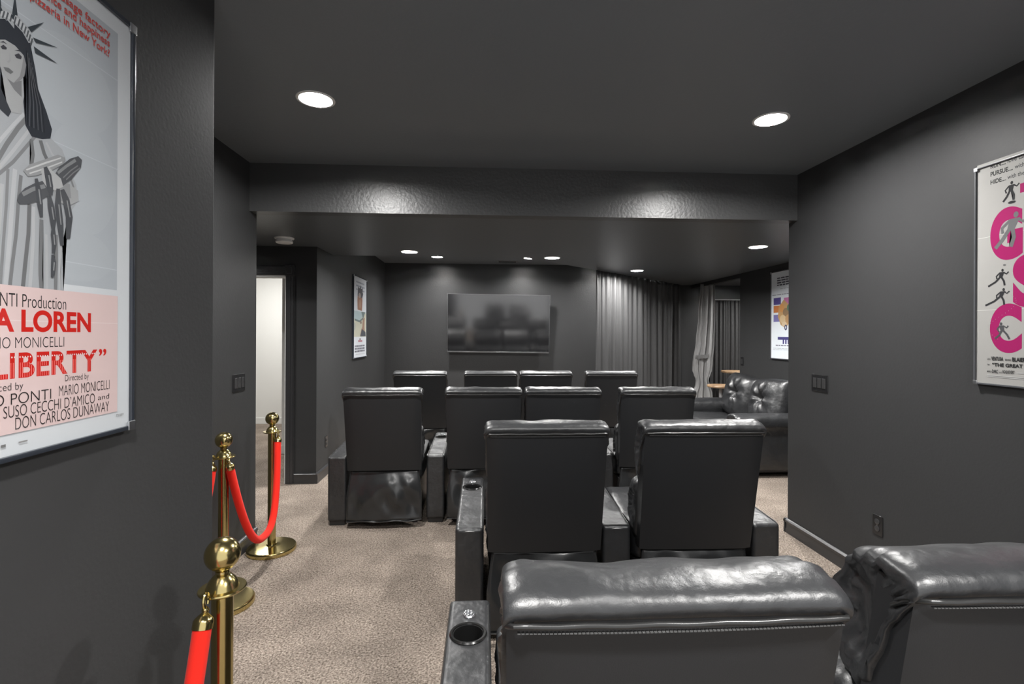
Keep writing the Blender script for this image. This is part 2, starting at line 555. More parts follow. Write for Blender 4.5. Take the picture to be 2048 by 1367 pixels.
for ceil_o in (CEIL, DROP, RECESS):                  # real openings in the ceilings for the recessed cans
    cb = bmesh.new()
    lo = min((ceil_o.matrix_world @ v.co).z for v in ceil_o.data.vertices)
    xs = [v.co.x for v in ceil_o.data.vertices]
    ys = [v.co.y for v in ceil_o.data.vertices]
    for hx, hy, hz, hr in HOLES:
        if abs(hz - lo) < .01 and min(xs) < hx < max(xs) and min(ys) < hy < max(ys):
            lathe(cb, [(0, -.05), (hr, -.05), (hr, .070), (0, .070)], (hx, hy, hz), 48)
    bmesh.ops.recalc_face_normals(cb, faces=cb.faces)
    cm = bpy.data.meshes.new('openings')
    cb.to_mesh(cm)
    cb.free()
    co = bpy.data.objects.new('openings', cm)
    C.objects.link(co)
    for m_ in list(ceil_o.modifiers): ceil_o.modifiers.remove(m_)
    md = ceil_o.modifiers.new('openings', 'BOOLEAN')
    md.operation = 'DIFFERENCE'
    md.object = co
    md.solver = 'EXACT'
    dg = bpy.context.evaluated_depsgraph_get()
    res = bpy.data.meshes.new_from_object(ceil_o.evaluated_get(dg))
    ceil_o.modifiers.clear()
    mt = ceil_o.data.materials[0]
    ceil_o.data = res
    res.materials.clear()
    res.materials.append(mt)
    for p in res.polygons: p.use_smooth = False
    bpy.data.objects.remove(co)

t = thing('smoke_detector', 'white round smoke detector on the dropped ceiling near the doorway', 'smoke detector', (-1.79, 4.63, ZL))
obj('mounting_plate', lathe(bmesh.new(), [(0, 0), (0.082, 0), (0.083, -0.006), (0.078, -0.014), (0.070, -0.016)], n=40), M['white_plastic'], t)
obj('body', lathe(bmesh.new(), [(0.066, -0.014), (0.066, -0.026), (0.072, -0.028), (0.073, -0.042), (0.066, -0.049), (0, -0.050)], n=40), M['white_plastic'], t)

t = thing('ceiling_vent', 'slim slotted air vent in the ceiling above the television', 'vent', (0.37, 8.12, ZC))
obj('frame', B(-0.16, 0.16, -0.06, 0.06, -0.012, 0, 0.003), M['grey_plastic'], t)
bm = bmesh.new()
for k in range(5): box(bm, -0.14, 0.14, -0.046 + k * 0.02, -0.036 + k * 0.02, -0.017, -0.011)
obj('grille', bm, M['dark'], t)


# ---------------------------------------------------------------- switches and outlets
def wall_plate(name, label, cat, loc, rz, gangs=0, w=0.165, h=0.117):
    """built facing -y, turned by rz"""
    t = thing(name, label, cat, loc, rz)
    obj('cover_plate', B(-w / 2, w / 2, -0.006, 0, -h / 2, h / 2, 0.003), M['switch'], t)
    if gangs:
        for i in range(gangs):
            x = (i - (gangs - 1) / 2) * 0.046
            bm = B(x - 0.0165, x + 0.0165, -0.010, -0.004, -0.034, 0.034, 0.002)
            obj('rocker', bm, M['rocker'], t)
    else:
        for z in (-0.02, 0.02):
            bm = lathe(bmesh.new(), [(0.017, 0), (0.017, 0.005), (0.015, 0.006), (0, 0.006)], n=24)
            for v in bm.verts: v.co = Vector((v.co.x, -0.004 - v.co.z, v.co.y + z))
            for dx in (-0.006, 0.006): box(bm, dx - 0.001, dx + 0.001, -0.0112, -0.0095, z - 0.003, z + 0.005)
            obj('socket', bm, M['rocker'], t)
        bm = lathe(bmesh.new(), [(0.003, 0), (0.003, 0.002), (0, 0.003)], n=12)
        for v in bm.verts: v.co = Vector((v.co.x, -0.005 - v.co.z, v.co.y))
        obj('screw', bm, M['silver'], t)
    return t


wall_plate('light_switch', 'black three-gang rocker switch plate on the wall above the brass posts', 'light switch', (-1.62, 3.433, 1.152), R(90), 3)
wall_plate('light_switch', 'black three-gang rocker switch plate on the bare grey wall beside the pink-lettered poster', 'light switch', (2.29, 3.323, 1.156), R(-90), 3)
wall_plate('light_switch', 'small single black switch plate between the loveseat wall corner and the bar stools', 'light switch', (3.55, 6.76, 1.12), R(-90), 1, 0.072)
wall_plate('power_outlet', 'black wall outlet low above the baseboard under the three-gang switch wall', 'power outlet', (2.29, 2.81, 0.382), R(-90), 0, 0.075)
wall_plate('power_outlet', 'dark wall outlet low on the side wall beneath the small portrait-format poster', 'power outlet', (-1.65, 5.396, 0.349), R(90), 0, 0.075)


# ---------------------------------------------------------------- recliners
HEAD = spline([(-.172, 1.016), (-.183, 1.032), (-.186, 1.050), (-.165, 1.067), (-.110, 1.076), (-.045, 1.062), (.018, 1.026), (.064, .95), (.080, .87), (.058, .775),
               (.005, .745), (-.06, .80), (-.115, .93)], 5)
LUMB = spline([(.045, .765), (.10, .735), (.135, .665), (.140, .58), (.115, .50), (.06, .455), (-.01, .47), (-.03, .60), (-.01, .72)], 5)
SEAT = spline([(.06, .505), (.30, .500), (.56, .515), (.68, .515), (.755, .485), (.765, .42), (.72, .36), (.40, .33), (.06, .34), (.02, .42)], 5)
FOOT = spline([(.755, .345), (.795, .33), (.805, .22), (.80, .12), (.77, .085), (.74, .12), (.735, .24)], 5)


def rear_panel(W):
    bm = bmesh.new()
    nx, nz = 14, 12
    vs = []
    h = W / 2
    for i in range(nz + 1):
        q = i / nz
        row = []
        z = .440 + .592 * q
        y0 = -.070 - .112 * q
        ww = h * (.972 + .028 * q)
        for j in range(nx + 1):
            s = -1 + 2 * j / nx
            bul = .010 * (1 - s * s) * math.sin(math.pi * min(1, q * .9 + .1))
            rnd = .022 * max(0, abs(s) - .86) / .14
            row.append(bm.verts.new((s * ww, y0 - bul + rnd * rnd * 45 * .5, z)))
        row.append(bm.verts.new((ww * .985, y0 + .10, z)))
        row.insert(0, bm.verts.new((-ww * .985, y0 + .10, z)))
        vs.append(row)
    for a, b in zip(vs, vs[1:]):
        for j in range(len(a) - 1): bm.faces.new((a[j], a[j + 1], b[j + 1], b[j]))
    bm.faces.new(vs[0])
    bm.faces.new(vs[-1][::-1])
    for a, b in zip(vs, vs[1:]): bm.faces.new((a[0], b[0], b[-1], a[-1]))
    return bm


def skirt(W, seed):
    bm = bmesh.new()
    nx, nz = 30, 18
    rows = []
    h = W / 2
    for i in range(nz + 1):
        q = i / nz
        z = .437 - .377 * q
        row = []
        for j in range(nx + 1):
            s = -1 + 2 * j / nx
            ww = h * (.90 + .09 * min(1, q * 2))
            y = -.045 - .050 * math.sin(math.pi / 2 * q) * (1 - .4 * s * s)
            env = min(1, q * 4) * min(1, (1 - q) * 3) * (1 - s ** 4)
            n = noise.noise(Vector((s * 1.5 + q * 1.4, q * .9 - s * .5, seed * 5.3))) + .5 * noise.noise(Vector((s * 2.8 - q * 2.0, q * 1.4, seed * 3.1 + 4)))
            row.append(bm.verts.new((s * ww, y + .058 * n * max(0, env), z + .004 * noise.noise(Vector((s * 4, seed, q))))))
        rows.append(row)
    for a, b in zip(rows, rows[1:]):
        for j in range(nx): bm.faces.new((a[j], a[j + 1], b[j + 1], b[j]))
    # turned-in hem and back face for thickness
    back = [[bm.verts.new((v.co.x, v.co.y + .02, v.co.z)) for v in row] for row in rows]
    for a, b in zip(back, back[1:]):
        for j in range(nx): bm.faces.new((a[j + 1], a[j], b[j], b[j + 1]))
    for i in range(nz):
        bm.faces.new((rows[i][0], rows[i + 1][0], back[i + 1][0], back[i][0]))
        bm.faces.new((rows[i][-1], back[i][-1], back[i + 1][-1], rows[i + 1][-1]))
    for j in range(nx):
        bm.faces.new((rows[-1][j], rows[-1][j + 1], back[-1][j + 1], back[-1][j]))
        bm.faces.new((rows[0][j], back[0][j], back[0][j + 1], rows[0][j + 1]))
    return bm


def arm_mesh(w):
    """padded box arm with a real well for the cup holder"""
    bm = bmesh.new()
    box(bm, -w / 2, w / 2, 0, .80, .035, .545)
    bmesh.ops.subdivide_edges(bm, edges=[e for e in bm.edges if abs(e.verts[0].co.y - e.verts[1].co.y) > .1], cuts=3)
    for v in bm.verts:
        if v.co.z > .5:
            q = v.co.y / .80
            v.co.z = .530 + .030 * q if q < .95 else .556
    es = [e for e in bm.edges if e.is_manifold and e.calc_face_angle(0) > .5]
    bmesh.ops.bevel(bm, geom=es, offset=.020, segments=4, profile=.6, affect='EDGES')
    me = bpy.data.meshes.new('armrest')
    bmesh.ops.recalc_face_normals(bm, faces=bm.faces)
    bm.to_mesh(me)
    bm.free()
    o = bpy.data.objects.new('armrest', me)
    C.objects.link(o)
    cb = lathe(bmesh.new(), [(0, .46), (.046, .46), (.046, .62), (0, .62)], (0, .60, 0), 40)
    bmesh.ops.recalc_face_normals(cb, faces=cb.faces)
    cm = bpy.data.meshes.new('well')
    cb.to_mesh(cm)
    cb.free()
    co = bpy.data.objects.new('well', cm)
    C.objects.link(co)
    md = o.modifiers.new('well', 'BOOLEAN')
    md.operation = 'DIFFERENCE'
    md.object = co
    md.solver = 'EXACT'
    dg = bpy.context.evaluated_depsgraph_get()
    res = bpy.data.meshes.new_from_object(o.evaluated_get(dg))
    bpy.data.objects.remove(o)
    bpy.data.objects.remove(co)
    res.materials.clear()
    res.materials.append(M['leather'])
    smooth(res, 40)
    return res


ARM = arm_mesh(.140)


def mesh_of(bm, m, ang=38):
    me = bpy.data.meshes.new('shared')
    bmesh.ops.recalc_face_normals(bm, faces=bm.faces)
    bm.to_mesh(me)
    bm.free()
    me.materials.append(m)
    smooth(me, ang)
    return me


CUP = mesh_of(lathe(bmesh.new(), [(.058, .5465), (.0585, .553), (.055, .5575), (.049, .557), (.0455, .551), (.0445, .47), (.043, .463), (0, .462)], n=40), M['cup'])
bm = lathe(bmesh.new(), [(.021, .552), (.0215, .557), (.019, .560), (0, .5605)], n=28)
for k in range(8):
    a = k * math.pi / 4
    lathe(bm, [(.0055, .559), (.005, .5635), (0, .5645)], (.0125 * math.cos(a), .0125 * math.sin(a), 0), 8)
lathe(bm, [(.005, .559), (.0045, .565), (0, .566)], (0, 0, 0), 10)
BUTTON = mesh_of(bm, M['silver'])
bm = bmesh.new()
h = .070
# welted seams that outline the top face and the rear edge of an arm
tube(bm, [(-h + .004, .016, .06), (-h + .004, .012, .50), (-h + .006, .012, .524), (-h + .006, .03, .530), (-h + .006, .76, .553)], .0028, 6)
tube(bm, [(h - .004, .016, .06), (h - .004, .012, .50), (h - .006, .012, .524), (h - .006, .03, .530), (h - .006, .76, .553)], .0028, 6)
tube(bm, [(-h + .008, .006, .512), (0, .002, .516), (h - .008, .006, .512)], .0035, 6)
ARMSEAM = mesh_of(bm, M['piping'])


def link(name, me, parent, loc=(0, 0, 0)):
    o = bpy.data.objects.new(name, me)
    C.objects.link(o)
    o.parent = parent
    o.location = loc
    w = o.modifiers.new('normals', 'WEIGHTED_NORMAL')
    w.keep_sharp = True
    w.weight = 90
    return o


def recliner(label, x, y, rz, arms, seed, group, fine=False, W=.57):
    t = thing('recliner', label, 'recliner', (x, y, 0), rz, group)
    gd = lambda py, pz: max(0.02, min(1.0, (py + .178) / .11))
    obj('head_cushion', pillow(HEAD, W + .012, 46 if fine else 34, .040, .84, .0062, seed, .0055, 7.0, guard=gd, ky=.35, taper=.09), M['leather'], t, 180)
    obj('lumbar_cushion', pillow(LUMB, W * 1.0, 30, .05, .70, .006, seed + 20, .006, 8.0), M['leather'], t, 180)
    obj('back_panel', rear_panel(W), M['leather_smooth'], t, 50)
    h = W / 2
    bm = bmesh.new()
    pts = [(-h + .001, -.120, .985), (-h - .001, -.150, 1.008), (-h + .001, -.175, 1.021)]
    n = 24
    for i in range(n + 1):
        s = -1 + 2 * i / n
        pts.append((s * (h - .012), -.189 - .004 * (1 - s * s), 1.026 + .0008 * math.sin(i * 1.3 + seed)))
    pts += [(h - .001, -.175, 1.021), (h + .001, -.150, 1.008), (h - .001, -.120, .985)]
    tube(bm, pts, .0046, 10)
    obj('piping', bm, M['piping'], t)
    if fine:
        bm = bmesh.new()
        nst = 84
        for i in range(nst):
            s = -1 + 2 * (i + .5) / nst
            px = s * (h - .016)
            py = -.1905 - .006 * (1 - s * s) + .0030
            box(bm, px - .0024, px + .0024, py - .0028, py + .004, 1.0150, 1.0166)
        obj('stitching', bm, M['thread'], t)
    obj('seat_cushion', pillow(SEAT, W * .97, 24, .04, .86, .003, seed + 40, .003, 6.0), M['leather'], t, 180)
    obj('footrest', pillow(FOOT, W * .96, 16, .03, .86, .002, seed + 60, .002, 6.0), M['leather'], t, 180)
    obj('rear_skirt', skirt(W * 1.0, seed), M['skirt'], t, 120)
    bm = bmesh.new()
    hp = []
    for i in range(25):
        s = -1 + 2 * i / 24
        hp.append((s * h * .985, -.096 + .020 * s * s + .004 * math.sin(i * .9 + seed), .060 + .004 * math.sin(i * .7 + seed * 2)))
    tube(bm, hp, .005, 6)
    obj('hem', bm, M['piping'], t)
    bm = bmesh.new()
    box(bm, -h * .93, h * .93, .02, .73, .045, .335, .01)
    for fx in (-.22, .22):
        for fy in (.06, .66): box(bm, fx - .02, fx + .02, fy - .02, fy + .02, 0, .05)
    obj('base', bm, M['dark'], t)
    for ax in arms:
        a = link('armrest', ARM, t, (ax, 0, 0))
        link('cup_holder', CUP, a, (0, .60, 0))
        b = link('control_button', BUTTON, a, (0, .70, 0))
        b['label'] = 'jewelled silver button'
        link('seam', ARMSEAM, a)
        obj('foot', B(-.058, .058, .012, .78, 0, .04, .004), M['dark'], a)
    return t


recliner('large recliner directly behind the two-seat row, with an open cup holder in its armrest', .317, .97, 0, (-.362,), 1, 'front pair of recliners', True, .56)
recliner('recliner cut off by the picture edge below the pink-lettered poster, gathered side showing', 1.032, 1.01, 0, (-.348, .372), 2, 'front pair of recliners', True, .56)
recliner('recliner of the two-seat row that is closer to the brass posts', .295, 2.475, 0, (-.362,), 3, 'recliners of the two-seat row', True, .56)
recliner('recliner of the two-seat row that is closer to the grey wall with switches', 1.035, 2.475, R(-1), (-.370, .390), 4, 'recliners of the two-seat row', True, .565)
for i, (x, y, rz, arms) in enumerate(((-.755, 3.96, 1.5, (-.370,)), (.0, 3.985, 0, (-.376,)), (.61, 3.985, -1, ()), (1.345, 3.98, -1.5, (-.376, .376)))):
    recliner('black recliner of the four-seat row just past the header, %s' % ('end seat beside the doorway', 'second seat from the doorway', 'third seat from the doorway', 'end seat beside the loveseat')[i],
             x, y, R(rz), arms, 5 + i, 'recliners of the middle four-seat row')
for i, (x, y, rz, arms) in enumerate(((-.69, 5.70, -1, (-.376,)), (.075, 5.70, 0, (-.376,)), (.685, 5.70, 0, ()), (1.42, 5.70, 0, (-.376, .376)))):
    recliner('black recliner of the last row facing the television, %s' % ('end seat nearest the small side-wall poster', 'second seat from that side wall', 'third seat from that side wall', 'end seat nearest the long curtain')[i],
             x, y, R(rz), arms, 9 + i, 'recliners of the row facing the television')


# ---------------------------------------------------------------- brass posts and velvet ropes
def post(label, x, y):
    t = thing('stanchion_post', label, 'stanchion', (x, y, 0), 0, 'brass rope posts')
    obj('base', lathe(bmesh.new(), [(0, 0), (.153, 0), (.157, .006), (.157, .024), (.152, .031), (.140, .033), (.06, .037), (.034, .040), (.031, .05), (0, .05)], n=64), M['brass'], t)
    obj('pole', lathe(bmesh.new(), [(.026, .036), (.0262, .30), (.0262, .805), (0, .805)], n=32), M['brass'], t)
    obj('collar', lathe(bmesh.new(), [(.026, .800), (.052, .803), (.0565, .806), (.0575, .809), (.056, .812), (.040, .812), (.037, .820), (.032, .832), (.022, .843), (.013, .850), (0, .85)], n=40), M['brass'], t)
    prof = [(.012, .846), (.017, .850), (.017, .856), (.012, .859)]
    for i in range(17):
        a = -math.pi / 2 + .28 + (math.pi - .28) * i / 16
        prof.append((max(0, .0435 * math.cos(a)), .8985 + .0435 * math.sin(a)))
    prof[-1] = (0, .942)
    obj('finial', lathe(bmesh.new(), prof, n=40), M['brass'], t)
    return t


PN, PM, PF = (-.685, 1.37), (-1.411, 2.83), (-1.44, 3.53)
post('brass stanchion post closest to the large red-lettered poster, its ball finial biggest', *PN)
post('brass stanchion post standing in the middle, with red ropes hooked on both sides', *PM)
post('brass stanchion post standing closest to the doorway, round base fully in view', *PF)


def rope(label, a, b, sag, drop=.060, bulge=0.0):
    """a, b: hook points on the collars"""
    a, b = Vector(a), Vector(b)
    t = thing('velvet_rope', label, 'rope', (a.x, a.y, a.z), 0, 'red velvet ropes')
    d = b - a
    hd = Vector((d.x, d.y, 0)).normalized()
    pts = []
    e0, e1 = Vector((0, 0, -drop)) + hd * .012, d + Vector((0, 0, -drop)) - hd * .012
    for i in range(49):
        s = -1 + 2 * i / 48
        hq = math.copysign(abs(s) ** .80, s) * .5 + .5
        p = e0.lerp(e1, hq)
        p.z -= sag * (1 - abs(s) ** 2.15)
        p.x += bulge * (1 - s * s)
        pts.append(p)
    obj('rope', tube(bmesh.new(), pts, .0215, 16), M['velvet'], t)
    for p, sgn, q in ((Vector((0, 0, 0)), 1, e0), (d, -1, e1)):
        bm = bmesh.new()
        ax = (pts[1] - pts[0]).normalized() if sgn == 1 else (pts[-2] - pts[-1]).normalized()
        top = p + Vector((0, 0, -.026))
        line = [top.lerp(q + ax * .012, k / 8) for k in range(9)]
        prof = [.006, .009, .007, .014, .020, .0235, .0235, .0235, .0235]
        tube(bm, line, lambda s: prof[min(8, int(round(s * 8)))], 16)
        o = obj('end_cap', bm, M['brass'], t)
        bm = bmesh.new()
        ring = []
        for k in range(15):
            an = -math.pi * .55 + 2 * math.pi * .88 * k / 14
            ring.append(p + hd * sgn * (.010 * math.cos(an)) + Vector((0, 0, -.010 + .018 * math.sin(an))))
        tube(bm, ring, .0042, 8)
        obj('snap_hook', bm, M['brass'], o)
    return t


ZH = .818
rope('red velvet rope sagging in a U between the middle post and the doorway post', (-1.368, 2.795, ZH), (-1.385, 3.495, ZH), .51, bulge=.05)
rope('red velvet rope dropping behind the wall corner on the far side of the middle post', (-1.438, 2.775, ZH), (-1.47, 2.02, ZH), .53)
rope('red velvet rope hooked to the big-finial post and running off the bottom picture edge', (-.694, 1.308, ZH), (-.745, .60, ZH), .53)


# ---------------------------------------------------------------- television
t = thing('television', 'large flat black television with thin silver bezel mounted on the back wall', 'television', (.243, 8.36, 1.655))
t.rotation_euler = (R(5.2), R(.55), 0)
W2, H2 = .843, .482
obj('screen', B(-W2 + .006, W2 - .006, -.031, -.022, -H2 + .022, H2 - .006, .001, 1), M['screen'], t)
bm = bmesh.new()
box(bm, -W2, W2, -.034, -.020, H2 - .007, H2, .001, 1)
box(bm, -W2, -W2 + .006, -.034, -.020, -H2, H2, .001, 1)
box(bm, W2 - .007, W2, -.034, -.020, -H2, H2, .001, 1)
box(bm, -W2, W2, -.036, -.020, -H2, -H2 + .022, .002, 2)
obj('bezel', bm, M['bezel'], t)
o = obj('logo', B(-.032, .032, -.0385, -.035, -H2 + .005, -H2 + .016, .001, 1), M['silver'], t)
o['label'] = 'small bright maker badge'
bm = bmesh.new()
box(bm, -W2 + .002, W2 - .002, -.022, .012, -H2 + .002, H2 - .002, .006)
box(bm, -W2 * .7, W2 * .7, .0, .040, -H2 * .8, H2 * .5, .012)
obj('housing', bm, M['dark'], t)
bm = bmesh.new()
box(bm, -.22, .22, .038, .085, -.12, .10, .004)
obj('wall_mount', bm, M['dark'], t)


# ---------------------------------------------------------------- curtains
def cloth(fn, nx, nz, thick=.004):
    bm = bmesh.new()
    rows = [[bm.verts.new(fn(j / nx, i / nz)) for j in range(nx + 1)] for i in range(nz + 1)]
    for a, b in zip(rows, rows[1:]):
        for j in range(nx): bm.faces.new((a[j], a[j + 1], b[j + 1], b[j]))
    bmesh.ops.recalc_face_normals(bm, faces=bm.faces)
    bmesh.ops.solidify(bm, geom=bm.faces[:], thickness=thick)
    return bm


def pleat(s, q, k, seed, n):
    """depth of hanging folds: irregular, gathered at the top, opening towards the hem"""
    ph = s * n * 2 * math.pi + 2.6 * noise.noise(Vector((s * 4.0, q * .45, seed)))
    return k * (math.sin(ph) * (.55 + .45 * q) + .45 * math.sin(ph * 2.3 + seed) * (1 - .4 * q) + .5 * noise.noise(Vector((s * 9, q * 1.2, seed + 3))))


A0, A1 = Vector((1.50, 6.60)), Vector((3.36, 8.41))
dv = (A1 - A0).normalized()
nv = Vector((dv.y, -dv.x))


def f_main(s, q):
    s2 = s + .010 * noise.noise(Vector((s * 5, q * 1.4, 9)))
    p = A0.lerp(A1, s2) + nv * (-.045 + pleat(s, q, .036, 1.0, 13))
    return (p.x, p.y, 2.334 - q * 2.315)


t = thing('curtain', 'long closed charcoal curtain hanging slantwise right of the television', 'curtain', (0, 0, 0))
obj('drape', cloth(f_main, 220, 36), M['curtain'], t, 180)
bm = bmesh.new()
a, b = A0 - nv * .035, A1 - nv * .035
tube(bm, [(a.x, a.y, 2.345), (b.x, b.y, 2.345)], .011, 8)
obj('track', bm, M['dark'], t)

prof = [(0.0, 3.49, 3.735), (.25, 3.46, 3.735), (.42, 3.425, 3.727), (.58, 3.375, 3.70), (.63, 3.372, 3.69), (.665, 3.40, 3.66), (.70, 3.43, 3.635), (.74, 3.42, 3.66), (.80, 3.355, 3.70), (.90, 3.31, 3.72), (1.0, 3.27, 3.735)]
# (height fraction from the top, left x, right x) of the gathered drape; tied at about hip height


def edge(q):
    for (q0, a0, b0), (q1, a1, b1) in zip(prof, prof[1:]):
        if q <= q1:
            u = (q - q0) / (q1 - q0)
            u = u * u * (3 - 2 * u)
            return a0 + (a1 - a0) * u, b0 + (b1 - b0) * u
    return prof[-1][1], prof[-1][2]


def f_tied(s, q):
    q0 = q
    zz = 2.31 - q * 2.29
    qq = (2.31 - zz) / 2.31 * 1.30
    l, r = edge(min(1, qq * .80 + 0.0 if qq < 1.3 else 1))
    w = r - l
    k = .018 + .03 * (1 - min(1, w / .25))
    return (l + w * s, 8.0 + pleat(s, q, .022, 4.0, 3.5) + .02 * math.sin(s * math.pi), zz)


t = thing('curtain', 'grey satin curtain gathered and tied back beside the bar stools', 'curtain', (0, 0, 0))
obj('drape', cloth(f_tied, 60, 60), M['curtain_light'], t, 180)
bm = bmesh.new()
zt = 1.135
l, r = 3.425, 3.640
ring = [((l + r) / 2 + (r - l) * .53 * math.cos(a), 8.0 + .055 * math.sin(a), zt + .012 * math.cos(a)) for a in [2 * math.pi * i / 24 for i in range(25)]]
rows = []
for p in ring: rows.append([bm.verts.new((p[0], p[1], p[2] + dz)) for dz in (-.030, -.012, .012, .030)])
for a, b in zip(rows, rows[1:]):
    for j in range(3): bm.faces.new((a[j], a[j + 1], b[j + 1], b[j]))
bmesh.ops.solidify(bm, geom=bm.faces[:], thickness=.006)
obj('tieback', bm, M['curtain_light'], t, 60)


def f_door(s, q):
    p = 3.86 + .85 * (s + .006 * noise.noise(Vector((s * 5, q, 2))))
    return (p, 8.42 + pleat(s, q, .022, 7.0, 9), 2.085 - q * 2.07)


t = thing('curtain', 'dark floor-length curtain behind the bar stools, hung below a flat top rail', 'curtain', (0, 0, 0))
obj('drape', cloth(f_door, 110, 24), M['curtain'], t, 180)
bm = B(3.85, 4.73, 8.395, 8.50, 2.075, 2.092, .003)
obj('rail', bm, M['curtain_light'], t)


# ---------------------------------------------------------------- bar stools
def stool(label, x, y, h, rz):
    t = thing('bar_stool', label, 'bar stool', (x, y, 0), rz, 'bar stools by the tied curtain')
    obj('base', lathe(bmesh.new(), [(0, 0), (.20, 0), (.205, .008), (.19, .016), (.06, .030), (.035, .05), (0, .05)], n=40), M['chrome'], t)
    obj('column', lathe(bmesh.new(), [(.030, .04), (.030, h * .55), (.024, h * .55), (.024, h - .03), (0, h - .03)], n=24), M['column'], t)
    obj('seat', lathe(bmesh.new(), [(0, h - .04), (.15, h - .04), (.185, h - .032), (.192, h - .018), (.185, h - .003), (.16, h), (.05, h - .006), (0, h - .007)], n=40), M['wood'], t)
    ft = bmesh.new()
    ring = [(.13 * math.cos(a), .03 + .13 * math.sin(a), h * .40) for a in [2 * math.pi * i / 24 for i in range(25)]]
    tube(ft, ring, .009, 8)
    tube(ft, [(0, -.02, h * .40), (0, -.10, h * .40)], .009, 8)
    obj('footrest', ft, M['chrome'], t)


stool('lower bar stool with round wooden seat and chrome post, right behind the loveseat arm', 3.47, 7.23, .752, 0)
stool('taller bar stool with wooden seat, half hidden by the wall corner', 4.06, 8.02, .905, .4)


# ---------------------------------------------------------------- tufted loveseat against the side wall, facing left
def tuft(W, H, D, seed, buttons):
    """plump back cushion, width along y, buttons pulled in with radiating creases"""
    bm = bmesh.new()
    nu, nv_ = 48, 36
    faces = []
    for side in (1, -1):
        rows = []
        for i in range(nv_ + 1):
            row = []
            for j in range(nu + 1):
                a = -1 + 2 * j / nu
                b = -1 + 2 * i / nv_
                env = max(0.0, (1 - abs(a) ** 4)) ** .5 * max(0.0, (1 - abs(b) ** 4)) ** .5
                d = D / 2 * env
                if side == 1:
                    for (bu, bv) in buttons:
                        du, dw = a - bu, (b - bv) * H / W
                        rr = math.hypot(du, dw)
                        an = math.atan2(dw, du)
                        d -= D * .34 * math.exp(-(rr / .17) ** 2) * min(1, env * 1.5)
                        d += .015 * math.sin(an * 7 + seed) * math.exp(-((rr - .30) / .24) ** 2) * env
                    d += .010 * noise.noise(Vector((a * 3, b * 3, seed))) * env
                sq = 1 - .05 * b * b
                st = 1 - .06 * a * a
                row.append(bm.verts.new((-side * d, a * W / 2 * sq, b * H / 2 * st)))
            rows.append(row)
        for p, q in zip(rows, rows[1:]):
            for j in range(nu): bm.faces.new((p[j], p[j + 1], q[j + 1], q[j]))
    bmesh.ops.remove_doubles(bm, verts=bm.verts, dist=.0006)
    return bm


t = thing('loveseat', 'black tufted leather loveseat against the side wall under the colourful framed poster', 'sofa', (3.04, 5.86, 0))
L = .78
obj('base', B(-.40, .48, -L + .02, L - .02, .05, .30, .012), M['leather_smooth'], t)
bm = bmesh.new()
for fx in (-.36, .44):
    for fy in (-.70, .70): box(bm, fx - .03, fx + .03, fy - .03, fy + .03, 0, .06, .004)
obj('feet', bm, M['dark'], t)
obj('back_frame', B(.26, .49, -L + .01, L - .01, .05, .80, .05, 5), M['leather_smooth'], t)
ringA = spline([(-.135, .10), (-.13, .45), (-.150, .54), (-.125, .625), (-.02, .655), (.09, .625), (.120, .54), (.105, .45), (.105, .10), (0, .055)], 5)
for sgn in (-1, 1):
    bm = pillow(ringA, .92, 24, .05, .90, .004, 70 + sgn, .004, 5.0)
    for v in bm.verts: v.co = Vector((v.co.x + .03, v.co.y * sgn * -1 + sgn * (L - .13), v.co.z))
    obj('arm', bm, M['leather'], t, 60)
ringS = spline([(-.30, .48), (-.05, .485), (.20, .47), (.27, .42), (.24, .32), (0, .29), (-.27, .30), (-.315, .39)], 5)
for k, y in enumerate((-.315, .315)):
    bm = pillow(ringS, .62, 20, .04, .86, .006, 80 + k, .004, 5.0)
    for v in bm.verts: v.co = Vector((v.co.y * 1.18 - .11, v.co.x + y, v.co.z))
    obj('seat_cushion', bm, M['leather'], t, 60)
    o = obj('back_cushion', tuft(.64, .56, .30, 3 + k, [(-.12, .12)] if k else [(.05, .10)]), M['leather'], t, 180)
    o.location = (.20, y * 1.01, .715)
    o.rotation_euler = (R(4 * (1 if k else -1)), R(12), 0)


# ---------------------------------------------------------------- framed posters
def poster(name, label, loc, rz, draw, frame, fw=.012, PW=.69, PH=1.04, depth=.022):
    """sheet coordinates: u to the right, v up; built facing -y, then turned by rz"""
    t = thing(name, label, 'poster', loc, rz)
    bm = bmesh.new()
    e = fw
    for x0, x1, z0, z1 in ((-e, 0, -e, PH + e), (PW, PW + e, -e, PH + e), (0, PW, -e, 0), (0, PW, PH, PH + e)):
        box(bm, x0, x1, -depth, 0, z0, z1, .002, 2)
    obj('frame', bm, frame, t)
    obj('backing', B(0, PW, -depth + .008, -.001, 0, PH), M['dark'], t)
    P = Print(lambda u, v, k: (u, -depth + .0078 - k, v))
    draw(P)
    P.done(t)
    bm = bmesh.new()
    vs = [bm.verts.new((u, -depth + .003, v)) for u, v in ((0, 0), (PW, 0), (PW, PH), (0, PH))]
    bm.faces.new(vs)
    obj('glazing', bm, M['glazing'], t)
    for u in (0, PW):
        for v in (0, PH): obj('corner_clip', B(u - e - .001, u + e + .001, -depth - .002, -depth + .004, v - e - .001, v + e + .001, .002, 2), M['silver'], t)
    return t


